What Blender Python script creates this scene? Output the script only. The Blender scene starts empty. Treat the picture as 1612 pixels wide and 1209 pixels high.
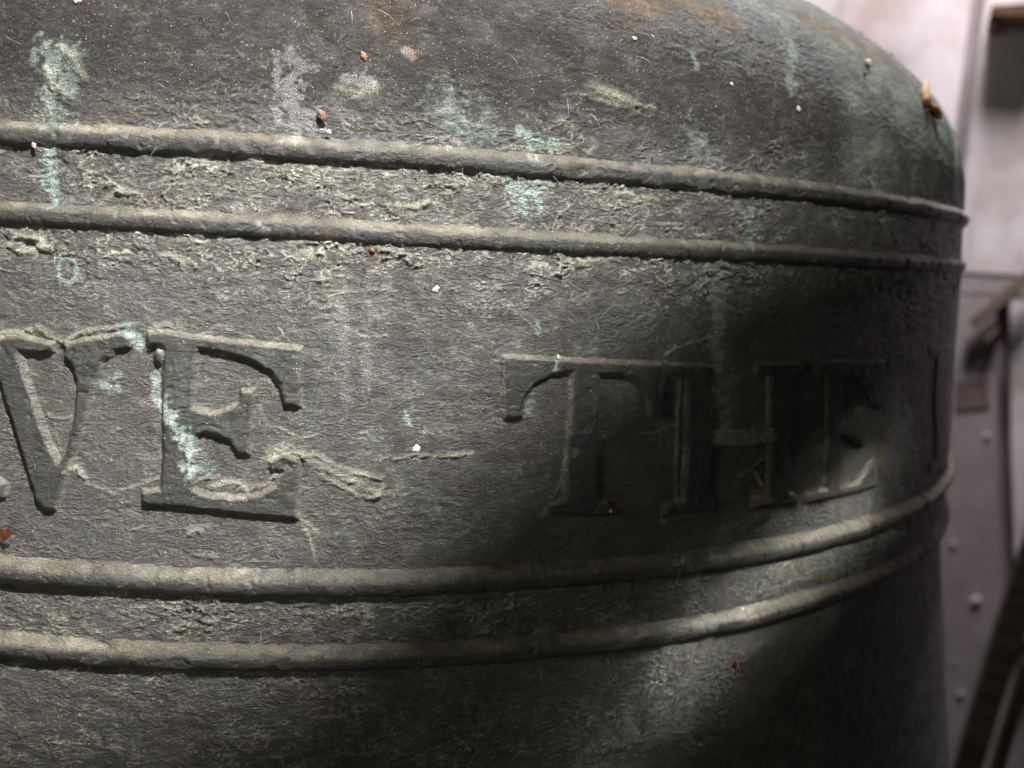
import bpy, bmesh, math, random
import numpy as np
from mathutils import Vector, Matrix
random.seed(7)
scn = bpy.context.scene
COL = scn.collection

# ------------------------------------------------------------------ camera
cam_d = bpy.data.cameras.new("camera"); cam = bpy.data.objects.new("camera", cam_d); COL.objects.link(cam)
CR = Vector((0.98599445, -0.15861035, 0.05155285)); CU = Vector((-0.02762962, 0.1494921, 0.98837681)); CF = Vector((0.16447354, 0.97595843, -0.14301604))
# note: CR is the picture's right, CU its up, CF the way it looks
m = Matrix(((CR.x, CU.x, -CF.x, 0.0), (CR.y, CU.y, -CF.y, -0.6196321614746355), (CR.z, CU.z, -CF.z, 0.0), (0, 0, 0, 1)))
cam.matrix_world = m
cam_d.sensor_width = 36.0; cam_d.lens = 33.576; cam_d.clip_start = 0.01; cam_d.clip_end = 50
cam_d.dof.use_dof = True; cam_d.dof.focus_distance = 0.272; cam_d.dof.aperture_fstop = 8.8
scn.camera = cam
# ------------------------------------------------------------------ light
world = bpy.data.worlds.new("World"); scn.world = world; world.use_nodes = True
bg = world.node_tree.nodes["Background"]; bg.inputs[0].default_value = (1.0, 0.97, 0.86, 1); bg.inputs[1].default_value = 0.020
scn.view_settings.view_transform = 'Standard'; scn.view_settings.look = 'None'
scn.view_settings.exposure = 0.0; scn.view_settings.gamma = 1.0
LK = Vector((0.13, -0.81, 0.56))
def area(name, loc, target, size, power, col, size_y=None, spread=180):
    d = bpy.data.lights.new(name, 'AREA'); d.energy = power; d.color = col; d.size = size
    if size_y: d.shape = 'RECTANGLE'; d.size_y = size_y
    else: d.shape = 'DISK'
    d.spread = math.radians(spread)
    o = bpy.data.objects.new(name, d); COL.objects.link(o); o.location = loc
    o.rotation_euler = (Vector(target) - Vector(loc)).to_track_quat('-Z', 'Y').to_euler()
    return o
area("key_lamp", LK, (-0.035, -0.35, -0.02), 0.032, 1.82, (1.0, 0.98, 0.93), spread=48)
area("sheen_lamp", (0.30, -1.20, 0.22), (-0.01, -0.35, 0.005), 0.20, 0.022, (1.0, 0.99, 0.90), spread=20)  # lamp added for sheen on the bell's middle, its source unseen
area("opening_light", (0.40, 0.02, 0.62), (0.27, -0.15, 0.08), 0.16, 1.3, (0.97, 0.98, 0.97), spread=50)
area("room_fill", (-0.75, -0.95, 0.10), (0.05, -0.30, -0.05), 0.26, 1.75, (1.0, 0.92, 0.70))
area("wall_light", (0.55, 0.08, 0.95), (0.74, 0.42, 0.20), 0.30, 5.0, (1.0, 0.93, 0.97), spread=95)

# ------------------------------------------------------------------ helpers
def tag(o, label=None, cat=None, group=None, kind=None):
    if label: o["label"] = label
    if cat: o["category"] = cat
    if group: o["group"] = group
    if kind: o["kind"] = kind
    return o
def link(name, me, mat=None, parent=None):
    o = bpy.data.objects.new(name, me); COL.objects.link(o)
    if mat: me.materials.append(mat)
    if parent: o.parent = parent
    return o
_perm = np.random.RandomState(11).permutation(1024); _ang = np.random.RandomState(5).rand(1024) * 2 * np.pi
_gx, _gy = np.cos(_ang), np.sin(_ang)
def perlin(x, y, seed=0):
    xi = np.floor(x).astype(np.int64); yi = np.floor(y).astype(np.int64); xf = x - xi; yf = y - yi
    def g(i, j, fx, fy):
        k = _perm[(_perm[(i + seed * 37) & 1023] + j) & 1023]
        return _gx[k] * fx + _gy[k] * fy
    u = xf * xf * xf * (xf * (xf * 6 - 15) + 10); w = yf * yf * yf * (yf * (yf * 6 - 15) + 10)
    a = g(xi, yi, xf, yf); b = g(xi + 1, yi, xf - 1, yf); c = g(xi, yi + 1, xf, yf - 1); d = g(xi + 1, yi + 1, xf - 1, yf - 1)
    return (a + (b - a) * u + ((c + (d - c) * u) - (a + (b - a) * u)) * w) * 1.5
def sst(a, b, x):
    t = np.clip((x - a) / (b - a), 0, 1); return t * t * (3 - 2 * t)
def ridged(x, y, seed, w): return np.clip(1 - np.abs(perlin(x, y, seed)) / w, 0, 1)

# bell profile: (radius, height) in metres, from the crown's centre to the lip
PR = np.array([(0,0.14),(0.06,0.1398),(0.12,0.1385),(0.17,0.1355),(0.21,0.131),(0.245,0.124),(0.272,0.1155),(0.29,0.1075),(0.306,0.0975),(0.319,0.0875),(0.329,0.0775),(0.3365,0.067),(0.3415,0.057),(0.3445,0.047),(0.346,0.037),(0.3468,0.025),(0.3472,0.012),(0.3482,0),(0.3492,-0.02),(0.35,-0.04),(0.351,-0.06),(0.3522,-0.08),(0.3528,-0.1),(0.3532,-0.12),(0.354,-0.14),(0.3566,-0.16),(0.3598,-0.18),(0.3624,-0.2),(0.3652,-0.22),(0.3682,-0.24),(0.3712,-0.26),(0.3765,-0.28),(0.385,-0.3),(0.3975,-0.32),(0.414,-0.34),(0.434,-0.36),(0.458,-0.38),(0.48,-0.398),(0.486,-0.41)])
def catmull(P, n=24):
    Q = np.vstack([2*P[0]-P[1], P, 2*P[-1]-P[-2]]); o = []
    for i in range(1, len(Q) - 2):
        t = np.linspace(0, 1, n, endpoint=False)[:, None]; a, b, c, d = Q[i-1], Q[i], Q[i+1], Q[i+2]
        o.append(.5*((2*b)+(-a+c)*t+(2*a-5*b+4*c-d)*t*t+(-a+3*b-3*c+d)*t**3))
    o.append(P[-1:]); return np.vstack(o)
PC = catmull(PR)
_L = np.r_[0, np.cumsum(np.hypot(*np.diff(PC, axis=0).T))]; PV = (_L[np.argmin(abs(PC[:, 1]))] - _L) * 1000
_o = np.argsort(PV); PVs = PV[_o]; PRs = PC[_o, 0]; PZs = PC[_o, 1]
_dr = np.gradient(PRs, PVs / 1000); _dz = np.gradient(PZs, PVs / 1000); _n = np.hypot(_dr, _dz)
_nr = _dz / _n; _nz = -_dr / _n
def surf(s, v, h):
    """a point of the bell's skin: s, v in mm round and up the skin, h in mm proud of it"""
    th = s / 350.0; r = np.interp(v, PVs, PRs) + np.interp(v, PVs, _nr) * h / 1000; z = np.interp(v, PVs, PZs) + np.interp(v, PVs, _nz) * h / 1000
    return np.stack([r * np.sin(th), -r * np.cos(th), z], -1)
def spt(sv, h=0.0): return Vector(surf(np.array(float(sv[0])), np.array(float(sv[1])), h).tolist())
def sframe(sv):
    """origin, tangent, up-the-skin and outward vectors at a point of the skin"""
    p = spt(sv); a = (spt((sv[0] + 1, sv[1])) - p).normalized(); b = (spt((sv[0], sv[1] + 1)) - p).normalized()
    return p, a, b, a.cross(b).normalized()

# ------------------------------------------------------------------ relief of the crusted skin
def seg_dist(S, V, pts):
    best = np.full(S.shape, 1e9)
    for (x0, y0), (x1, y1) in zip(pts[:-1], pts[1:]):
        dx, dy = x1 - x0, y1 - y0; l = dx*dx + dy*dy + 1e-9
        t = np.clip(((S - x0)*dx + (V - y0)*dy) / l, 0, 1)
        best = np.minimum(best, np.hypot(S - x0 - t*dx, V - y0 - t*dy))
    return best
RIDGES = [  # polyline, half width mm, height mm
    ([(-12.3, -62.4), (-7.3, -64.6), (-1.1, -67.6), (8.2, -72.7)], 1.5, 0.9),
    ([(-14.4, -61.3), (-9.2, -61.2), (-3.8, -64.2), (4.2, -66.8), (9.1, -67.5)], .7, .7),
    ([(9.1, -67.5), (8.8, -71.7), (6.2, -73.8), (1.7, -72.3), (-9.0, -66.6)], .6, .7),
    ([(-22.2, -63.2), (-20.6, -60.8), (-17.1, -59.6), (-13.6, -60.6)], 1.8, 1.3),
    ([(-21.4, -63.7), (-20.9, -66.7)], 1.0, .9), ([(-37.6, -71.1), (-34.8, -69.9), (-30.8, -69.7), (-27.8, -71.4)], 1.2, .8),
    ([(-26.8, -71.1), (-23.0, -69.9), (-19.9, -67.2)], .8, .7),
    ([(-36.0, -68.1), (-41.4, -69.0), (-38.3, -67.8)], .5, .7), ([(12.2, -62.0), (17.6, -60.8), (26.8, -61.2), (34.6, -60.5)], .55, .65),
    ([(-14.0, -79.3), (-11.4, -83.5), (-9.9, -87.9), (-8.9, -92.2)], .5, .35), ([(-14.0, -79.3), (-11.1, -81.3), (-8.6, -83.5)], .4, .3),
    ([(-73.0, -71.8), (-65.0, -74.0), (-58.8, -71.7), (-52.7, -69.2)], .5, .4), ([(-84.3, -53.1), (-80.6, -54.3), (-77.5, -53.4)], .5, .5),
    ([(-98.5, -31.5), (-90.9, -30.5), (-87.2, -29.2), (-82.7, -31.7), (-79.0, -32.9)], .9, .8), ([(-79.0, -32.6), (-75.4, -29.9), (-69.2, -28.5), (-62.1, -27.4)], .8, .8),
    ([(-55.0, -27.8), (-51.3, -26.5), (-47.2, -27.7)], .9, .9), ([(-78.5, -69.4), (-75.9, -67.5), (-73.1, -70.3)], .8, .8),
    ([(-3.1, -24.9), (3.1, -27.4), (9.3, -26.8)], .35, .3), ([(-43.7, -29.7), (-36.9, -25.8), (-27.3, -29.3)], .35, .3),
    ([(-25.5, -48.0), (-23.3, -53.3), (-19.0, -54.0), (-14.5, -56.6), (-9.3, -55.4)], .4, .35),
    ([(67.6, 46.6), (75.0, 45.2), (82.5, 42.9)], 2.0, 1.2), ([(82.5, 42.9), (89.2, 43.2)], .8, .7), ([(64.5, 44.5), (71.8, 43.0), (79.2, 41.8)], .6, .6),
    ([(-5.8, 40.0), (-1.4, 38.3), (2.9, 40.7)], 1.8, .9), ([(-85.5, 40.6), (-83.5, 35.6), (-78.9, 34.1)], 1.2, .9), ([(-82.4, 46.8), (-77.6, 43.5), (-75.6, 39.3)], 1.2, .8),
    ([(26.0, 45.3), (28.5, 38.4), (30.9, 31.6)], .5, -.7), ([(118.5, 69.7), (114.2, 62.9)], .4, -.5), ([(134.9, 39.2), (138.5, 34.4), (142.7, 30.3)], .5, -.6),
    ([(21.7, 33.8), (26.3, 33.5), (28.7, 31.4)], .6, -.5), ([(55.5, 45.4), (57.8, 41.0)], .4, -.5), ([(119.0, 50.6), (121.1, 45.7)], .4, -.4),
    ([(10.9, 9.2), (17.2, 9.1), (19.3, 11.0)], .9, .8), ([(24.5, 7.0), (27.2, 6.1), (31.8, 7.8)], .5, .5), ([(8.6, 8.2), (10.1, 6.2), (16.3, 7.3)], .5, .5),
    ([(96.3, -31.3), (100.9, -29.0), (106.9, -27.0), (114.4, -25.7)], .45, .5), ([(64.4, -39.1), (64.3, -50.6), (63.7, -60.2), (62.8, -69.8)], .6, .5),
    ([(62.8, -69.8), (59.8, -74.5), (56.7, -79.6)], .7, .5), ([(102.8, -39.4), (102.5, -51.4), (102.7, -63.6), (103.3, -76.9)], .9, .6), ([(101.2, -53.0), (95.3, -55.2), (87.3, -55.4)], .4, .4),
    ([(128.0, -71.5), (133.7, -69.8), (140.9, -65.6)], .8, .5), ([(136.6, -71.1), (139.9, -75.7)], .8, .5), ([(97.9, -82.7), (100.5, -86.0)], .5, .4),
    ([(-98.5, -9.9), (-92.9, -4.4), (-86.5, -4.8), (-85.5, -7.1), (-92.9, -8.9)], .9, .7), ([(-52.7, -8.0), (-50.1, -7.4), (-47.5, -9.0)], .9, .9),
    ([(-69.7, 5.7), (-65.4, 9.4), (-61.9, 8.7)], .9, .7), ([(0.0, -108.3), (6.2, -106.1), (5.5, -111.3), (0.7, -116.0)], .8, .5),
    ([(-43.6, -84.3), (-39.2, -83.1)], 1.2, .7), ([(-42.6, -90.5), (-36.5, -91.1)], .8, .6), ([(263.6, 79.1), (256.3, 68.8), (256.7, 59.6)], .4, .3),
    ([(271.2, -36.9), (271.2, -58.8), (281.4, -76.7), (295.1, -91.9)], 1.2, .7),
]
def crust_mask(S, V):
    n = perlin(S/28, V/14, 3) * .9 + perlin(S/9, V/5, 4) * .5
    left = 1 - .45 * sst(30, 260, S)
    k = .16 + .80*sst(3, 6, V)*(1-sst(19.5, 21.5, V)) + .55*sst(-30, -8, V)*(1-sst(-1.5, 0, V)) + .55*sst(-13, -3, V)*(1-sst(-1.5, 0, V))
    k = k + .62*sst(-117, -115, V)*(1-sst(-103, -101, V)) + .42*(1-sst(-126, -124, V))*(1-.7*sst(60, 160, S)) + .50*sst(26, 27, V)*(1-sst(30, 50, V))
    k = k + .05*sst(45, 60, V)
    return np.clip(k * left * (1 + n), 0, 1.3)
def relief(S, V, amp=1.0, extra=True):
    wx = S + 3.0*perlin(S/11, V/7, 20) + 1.0*perlin(S/3.1, V/2.3, 21); wy = V + 1.3*perlin(S/7, V/6, 22) + .5*perlin(S/2.4, V/2.1, 23)
    K = crust_mask(S, V); dome = sst(22, 34, V)
    f1 = perlin(wx/2.3, wy/1.05, 1); f2 = perlin(wx/1.3, wy/.62, 2)
    ax = 5.2 - 2.2*dome
    f1 = f1*(1-.55*dome) + dome*.35*perlin(wx/1.3, wy/1.2, 29); pt = .45 + .75*sst(-.35, .35, perlin(S/16, V/7, 45)); h = .15*f1*pt + .085*f2*pt + .05*perlin(S/6, V/4, 6)
    r1 = ridged(wx/4.6, wy/1.9, 7, .11); r2 = ridged(wx/8.5, wy/3.2, 8, .07); r3 = ridged(wx/2.4, wy/1.25, 9, .15)
    gate1 = sst(-.15, .35, perlin(S/7, V/3.6, 12)); gate2 = sst(-.05, .4, perlin(S/13, V/6, 13))
    gate3 = sst(-.25, .3, perlin(S/5, V/2.5, 16))
    rr = .62*r1*gate1*K + .75*r2*gate2*K + .26*r3*gate3*(.45 + .6*K)
    fl = np.tanh(9*perlin(wx/6.5, wy/2.9, 14)) * .22*K + np.tanh(12*perlin(wx/3.3, wy/1.5, 15)) * .09*(.45+.55*K) + .22*perlin(S/17, V/11, 27) + .10*perlin(S/5, V/5, 28)
    cr = -.35*ridged(wx/9, wy/9, 17, .035)*dome*sst(.1, .5, perlin(S/12, V/10, 18)) - .30*ridged(wx/5, wy/7, 19, .05)*dome*sst(.1, .5, perlin(S/8, V/8, 24))
    h = (h + rr + fl + cr) * amp
    pale = np.clip(1.0*r1*gate1*K + 1.1*r2*gate2*K + .8*r3*gate3*(.4 + .6*K), 0, 1)*(1 - .5*dome)
    if extra:
        jx = S + .55*perlin(S/1.6, V/1.6, 30); jy = V + .55*perlin(S/1.6, V/1.6, 31)
        for pts, w, hh in RIDGES:
            a = np.array(pts); sel = (S > a[:, 0].min()-4*w) & (S < a[:, 0].max()+4*w) & (V > a[:, 1].min()-4*w) & (V < a[:, 1].max()+4*w)
            if not sel.any(): continue
            d = seg_dist(jx[sel], jy[sel], pts); b = np.exp(-(d/w)**2)
            h[sel] += hh*b*(1 + .4*perlin(S[sel]/1.1, V[sel]/1.1, 33)); 
            if hh > 0: pale[sel] = np.maximum(pale[sel], .55*b)
    return h, pale, K

# ------------------------------------------------------------------ stains (colour only), each where it sits on the bell
# kind: 0 verdigris, 1 white lime, 2 brown earth dust, 3 grey-green bloom ; polyline, radius mm, strength, raggedness
STAINS = [
    (0, [(-86.9, 46.6), (-83.6, 39.0), (-84.6, 32.1), (-82.1, 27.2)], 4.2, .50, .9), (0, [(-77.7, 45.2), (-79.9, 34.0)], 3.0, .35, .9),
    (0, [(-84.2, 19.0), (-83.8, 11.9), (-82.9, 5.4)], 2.3, .85, .7), (0, [(-80.4, -9.0), (-76.8, -10.5), (-76.4, -13.9), (-78.2, -16.5), (-80.8, -15.2), (-81.3, -11.8), (-80.4, -9.0)], .7, .8, .4),
    (0, [(-80.1, -8.2), (-77.9, -10.2)], 1.3, .6, .5), (0, [(-68.1, -44.3), (-65.4, -44.9)], 1.7, .9, .6), (0, [(-65.8, -42.8), (-64.4, -40.1)], .9, .6, .7),
    (0, [(-54.0, -40.4), (-53.8, -46.0), (-51.6, -50.0)], 1.5, 1.1, .35), (0, [(-50.9, -49.1), (-47.3, -54.3), (-44.1, -59.5), (-43.6, -66.6)], 2.6, .75, .8),
    (0, [(-45.7, -64.9), (-38.7, -66.1)], 2.0, .65, .8), (0, [(-62.1, -27.8), (-59.6, -29.8), (-58.5, -32.7)], 1.6, .85, .6), (0, [(-69.1, -28.9), (-61.2, -28.1)], .9, .6, .7),
    (0, [(46.3, 31.6), (49.9, 29.5), (55.8, 28.7)], 3.2, .75, .9), (0, [(45.0, 18.4), (49.5, 16.0), (52.0, 18.4)], 2.4, 1.1, .6), (0, [(45.7, 15.8), (47.3, 10.9)], 2.2, .9, .7), (0, [(51.6, 12.9), (52.7, 10.8)], 1.6, .7, .7),
    (0, [(23.5, 37.1), (29.1, 32.3), (36.4, 33.8)], 6.0, .26, .9), (0, [(98.9, 14.0), (100.2, 13.1)], .9, .9, .5), (0, [(123.9, 15.2), (127.8, 11.0), (127.4, 5.7)], 2.7, .60, .8),
    (0, [(127.9, 16.5), (129.9, 12.5)], 1.2, .7, .7), (0, [(105.9, 62.8), (106.8, 57.8)], 1.2, .5, .8), (0, [(103.3, 37.0), (111.0, 30.0)], 5.0, .22, .9),
    (3, [(115.2, -6.2), (117.1, -19.3), (116.6, -27.4)], 4.8, 1.0, .35), (3, [(116.6, -27.4), (121.9, -37.7), (121.6, -54.3)], 5.6, 1.0, .4), (0, [(115.7, -7.2), (118.5, -47.9)], 3.0, .45, .9), (0, [(120.6, -39.7), (122.0, -52.2)], 3.2, .40, .9),
    (3, [(112.2, -31.4), (107.3, -33.4)], 3.0, .6, .7), (3, [(117.0, -58.2), (140.4, -59.1)], 3.0, 1.0, .4), (0, [(108.0, -4.5), (120.9, -5.0)], 3.0, .35, .9), (3, [(99.1, -19.5), (104.2, -23.4)], 3.0, .4, .9),
    (3, [(121.3, -73.1), (123.7, -88.2)], 3.0, .45, .8), (0, [(15.0, -48.7), (16.4, -52.0)], 1.1, .8, .8), (0, [(52.9, -21.3), (53.6, -24.1)], .9, .7, .7), (0, [(32.8, -22.8), (34.0, -25.0)], .8, .4, .7),
    (0, [(58.6, -36.2), (59.2, -31.5)], .8, .8, .5), (0, [(52.0, -45.1), (51.5, -47.6)], 1.2, .35, .5), (0, [(66.8, -59.9), (65.8, -61.2)], 1.4, .3, .6),
    (0, [(193.7, 31.3), (198.9, 26.7)], 2.5, .5, .8), (0, [(228.0, 37.3), (226.2, 28.8)], 2.5, .55, .8), (0, [(259.0, 60.0), (254.1, 52.6)], 2.0, .4, .7), (0, [(150.6, 97.9), (161.5, 89.5), (148.3, 58.9)], 4.0, .40, .9),
    (1, [(314.0, 64.8), (294.7, 47.7), (291.9, 33.7), (313.7, 26.8)], 3.0, .9, .3), (1, [(194.7, 27.3), (193.5, 29.0)], 1.0, .9, .3),
    (1, [(-23.1, 48.3), (-22.7, 38.8), (-22.1, 28.7)], 1.7, .30, .8), (1, [(-19.5, 40.7), (-18.0, 29.8)], 4.2, .38, .8), (1, [(-15.8, 31.6), (-11.5, 28.5)], 3.0, .38, .7), (1, [(-4.1, 43.6), (0.3, 42.2)], 3.0, .34, .8), (1, [(-20.7, 47.6), (-15.4, 44.5)], 3.0, .24, .8),
    (1, [(-25.9, 2.0), (-24.9, 0.8)], 1.2, .5, .6), (1, [(12.4, 52.6), (13.8, 51.3)], 1.9, .15, .3), (1, [(-69.3, -13.2), (-51.7, -21.0)], 3.0, .10, .9), (1, [(-3.3, -17.0), (-1.6, -47.3)], 2.2, .16, .7), (1, [(3.5, -9.6), (3.6, -43.5)], 1.6, .14, .7), (1, [(216.0, -68.4), (264.5, -52.7)], 2.0, .12, .9), (3, [(191.2, -44.7), (188.1, -56.2)], 5.5, .45, .7),
    (2, [(84.8, 78.4), (108.2, 89.4)], 9.0, .75, .8), (2, [(116.1, 83.1), (127.2, 82.6)], 8.0, .9, .7), (2, [(184.0, 95.9), (210.4, 93.7), (238.2, 87.6)], 8.0, .95, .6), (2, [(151.4, 107.1), (224.3, 131.2)], 8.0, .8, .7), (2, [(245.4, 93.4), (259.3, 71.8)], 5.0, .7, .7),
    (2, [(8.8, 59.6), (5.1, 65.5)], 8.0, .30, .9), (2, [(132.0, -134.5), (132.3, -139.0), (135.2, -141.8)], 1.8, .8, .7), (2, [(166.4, -78.4), (160.2, -79.9)], 3.5, .7, .6), (2, [(134.1, -77.3), (140.1, -78.1)], 2.5, .7, .6), (2, [(189.9, -76.4), (177.7, -78.5)], 4.0, .6, .6),
    (2, [(-26.0, 25.9), (-24.8, 27.2)], .8, .9, .5), (2, [(4.4, -2.9), (3.7, -4.7)], .9, .7, .6), (2, [(213.1, -65.6), (208.4, -72.5)], 6.0, .5, .8), (2, [(12.8, 52.3), (14.0, 51.3)], 1.9, 1.0, .25),
]
def masks(S, V, pale, slope, K, face=0.0):
    out = np.zeros(S.shape + (4,), np.float32)   # pale crust, verdigris, dust, lime
    tone = np.zeros(S.shape + (4,), np.float32)  # brown dust, grey-green bloom, letter face, dome
    olive = np.clip(pale * (.75 + .5*perlin(S/9, V/5, 40)), 0, 1)
    under = sst(-7, -2.0, V)*(1-sst(-1.9, -1.4, V)) + .8*sst(13, 18, V)*(1-sst(20, 21, V))
    under = under*sst(-70, -20, S)*(1-sst(110, 150, S))*sst(-.2, .35, perlin(S/11, V/2.2, 41))
    out[..., 0] = np.clip(olive*1.25 + .9*under*sst(-.1, .2, perlin(S/2.2, V/.9, 42)), 0, 1)
    n = perlin(S/2.6, V/2.6, 50) + .7*perlin(S/1.0, V/1.0, 51) + .5*perlin(S/7, V/7, 52)
    for kind, pts, rad, st, rag in STAINS:
        a = np.array(pts); w = rad*1.9
        sel = (S > a[:, 0].min()-w) & (S < a[:, 0].max()+w) & (V > a[:, 1].min()-w) & (V < a[:, 1].max()+w)
        if not sel.any(): continue
        d = seg_dist(S[sel], V[sel], pts)/rad
        x = st*sst(0.0, .55, 1 - d*.8 + rag*n[sel]*.9 - .25*rag)*(1-sst(1.3, 1.9, d))
        if kind == 0: out[..., 1][sel] = np.maximum(out[..., 1][sel], x)
        elif kind == 1: out[..., 3][sel] = np.maximum(out[..., 3][sel], x)
        elif kind == 2: tone[..., 0][sel] = np.maximum(tone[..., 0][sel], x)
        else: tone[..., 1][sel] = np.maximum(tone[..., 1][sel], x)
    # rainwash of grey-green over the dome's right shoulder
    bloom = sst(170, 188, S - .12*(V-60) + 3*n)*sst(24, 30, V)*(.85 + .35*perlin(S/14, V/9, 53))*(1 - .55*sst(0, .5, perlin(S/17, V/22, 54)))
    vst = sst(.12, .5, perlin(S/3.2, V/60, 55))*.12*(1-sst(20, 30, V))*(.4+.6*sst(-.3, .3, n))
    tone[..., 1] = np.clip(np.maximum(tone[..., 1], bloom) + vst, 0, 1)
    out[..., 2] = np.clip(slope, 0, 1)*(.75 + .3*perlin(S/5, V/4, 56))
    tone[..., 2] = face
    tone[..., 3] = K
    return out, tone

def grid_mesh(name, S, V, H, M, T, mat, keep=None, parent=None, P=None):
    """one mesh from a grid of skin points; keep masks the cells to build"""
    if P is None: P = surf(S, V, H)
    nr, nc = S.shape; idx = np.arange(nr*nc).reshape(nr, nc)
    q = np.stack([idx[:-1, :-1], idx[:-1, 1:], idx[1:, 1:], idx[1:, :-1]], -1)
    if keep is not None: q = q[keep[:-1, :-1] | keep[1:, 1:] | keep[:-1, 1:] | keep[1:, :-1]]
    q = q.reshape(-1, 4); used = np.zeros(nr*nc, bool); used[q.ravel()] = True
    remap = np.cumsum(used) - 1; q = remap[q]
    co = P.reshape(-1, 3)[used].astype(np.float32); uv = np.stack([S.ravel()[used], V.ravel()[used]], -1).astype(np.float32)
    me = bpy.data.meshes.new(name); me.vertices.add(len(co)); me.vertices.foreach_set("co", co.ravel())
    me.loops.add(q.size); me.loops.foreach_set("vertex_index", q.astype(np.int32).ravel())
    me.polygons.add(len(q)); me.polygons.foreach_set("loop_start", np.arange(0, q.size, 4, dtype=np.int32))
    me.update(calc_edges=True)
    me.polygons.foreach_set("use_smooth", np.ones(len(q), bool))
    u = me.uv_layers.new(name="skin"); u.data.foreach_set("uv", uv[q.ravel()].ravel())
    for nm, A in (("marks", M), ("tone", T)):
        ca = me.color_attributes.new(name=nm, type='FLOAT_COLOR', domain='POINT')
        ca.data.foreach_set("color", A.reshape(-1, 4)[used].astype(np.float32).ravel())
    me.update()
    return link(name, me, mat, parent)

# ------------------------------------------------------------------ materials
def newmat(name):
    m = bpy.data.materials.new(name); m.use_nodes = True; nt = m.node_tree; nt.nodes.clear()
    out = nt.nodes.new("ShaderNodeOutputMaterial"); b = nt.nodes.new("ShaderNodeBsdfPrincipled"); nt.links.new(b.outputs[0], out.inputs[0])
    return m, nt, b
class N:
    def __init__(s, nt): s.nt = nt
    def _set(s, sock, x):
        if isinstance(x, bpy.types.NodeSocket): s.nt.links.new(x, sock)
        elif x is not None: sock.default_value = x
    def math(s, op, a, b=None, clamp=False):
        n = s.nt.nodes.new("ShaderNodeMath"); n.operation = op; n.use_clamp = clamp; s._set(n.inputs[0], a)
        if b is not None: s._set(n.inputs[1], b)
        return n.outputs[0]
    def mix(s, f, a, b, mode='MIX'):
        n = s.nt.nodes.new("ShaderNodeMix"); n.data_type = 'RGBA'; n.blend_type = mode; s._set(n.inputs[0], f); s._set(n.inputs[6], a); s._set(n.inputs[7], b); return n.outputs[2]
    def noise(s, vec, scale, detail=3, rough=.55, out=0):
        n = s.nt.nodes.new("ShaderNodeTexNoise"); s._set(n.inputs["Vector"], vec); n.inputs["Scale"].default_value = scale; n.inputs["Detail"].default_value = detail; n.inputs["Roughness"].default_value = rough
        return n.outputs[out]
    def mapv(s, vec, sc, rot=(0, 0, 0)):
        n = s.nt.nodes.new("ShaderNodeMapping"); s._set(n.inputs[0], vec); n.inputs["Scale"].default_value = sc; n.inputs["Rotation"].default_value = rot; return n.outputs[0]
    def rng(s, x, a, b, c=0., d=1.):
        n = s.nt.nodes.new("ShaderNodeMapRange"); s._set(n.inputs[0], x); n.inputs[1].default_value = a; n.inputs[2].default_value = b; n.inputs[3].default_value = c; n.inputs[4].default_value = d; return n.outputs[0]
    def vor(s, vec, scale, out="Distance", rnd=1.0):
        n = s.nt.nodes.new("ShaderNodeTexVoronoi"); s._set(n.inputs["Vector"], vec); n.inputs["Scale"].default_value = scale; n.inputs["Randomness"].default_value = rnd; return n.outputs[out]
    def bump(s, h, dist, strength=1.0, nrm=None):
        n = s.nt.nodes.new("ShaderNodeBump"); n.inputs["Distance"].default_value = dist; n.inputs["Strength"].default_value = strength; s._set(n.inputs["Height"], h)
        if nrm is not None: s._set(n.inputs["Normal"], nrm)
        return n.outputs[0]
def c(r, g, b): return (r, g, b, 1)
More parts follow.
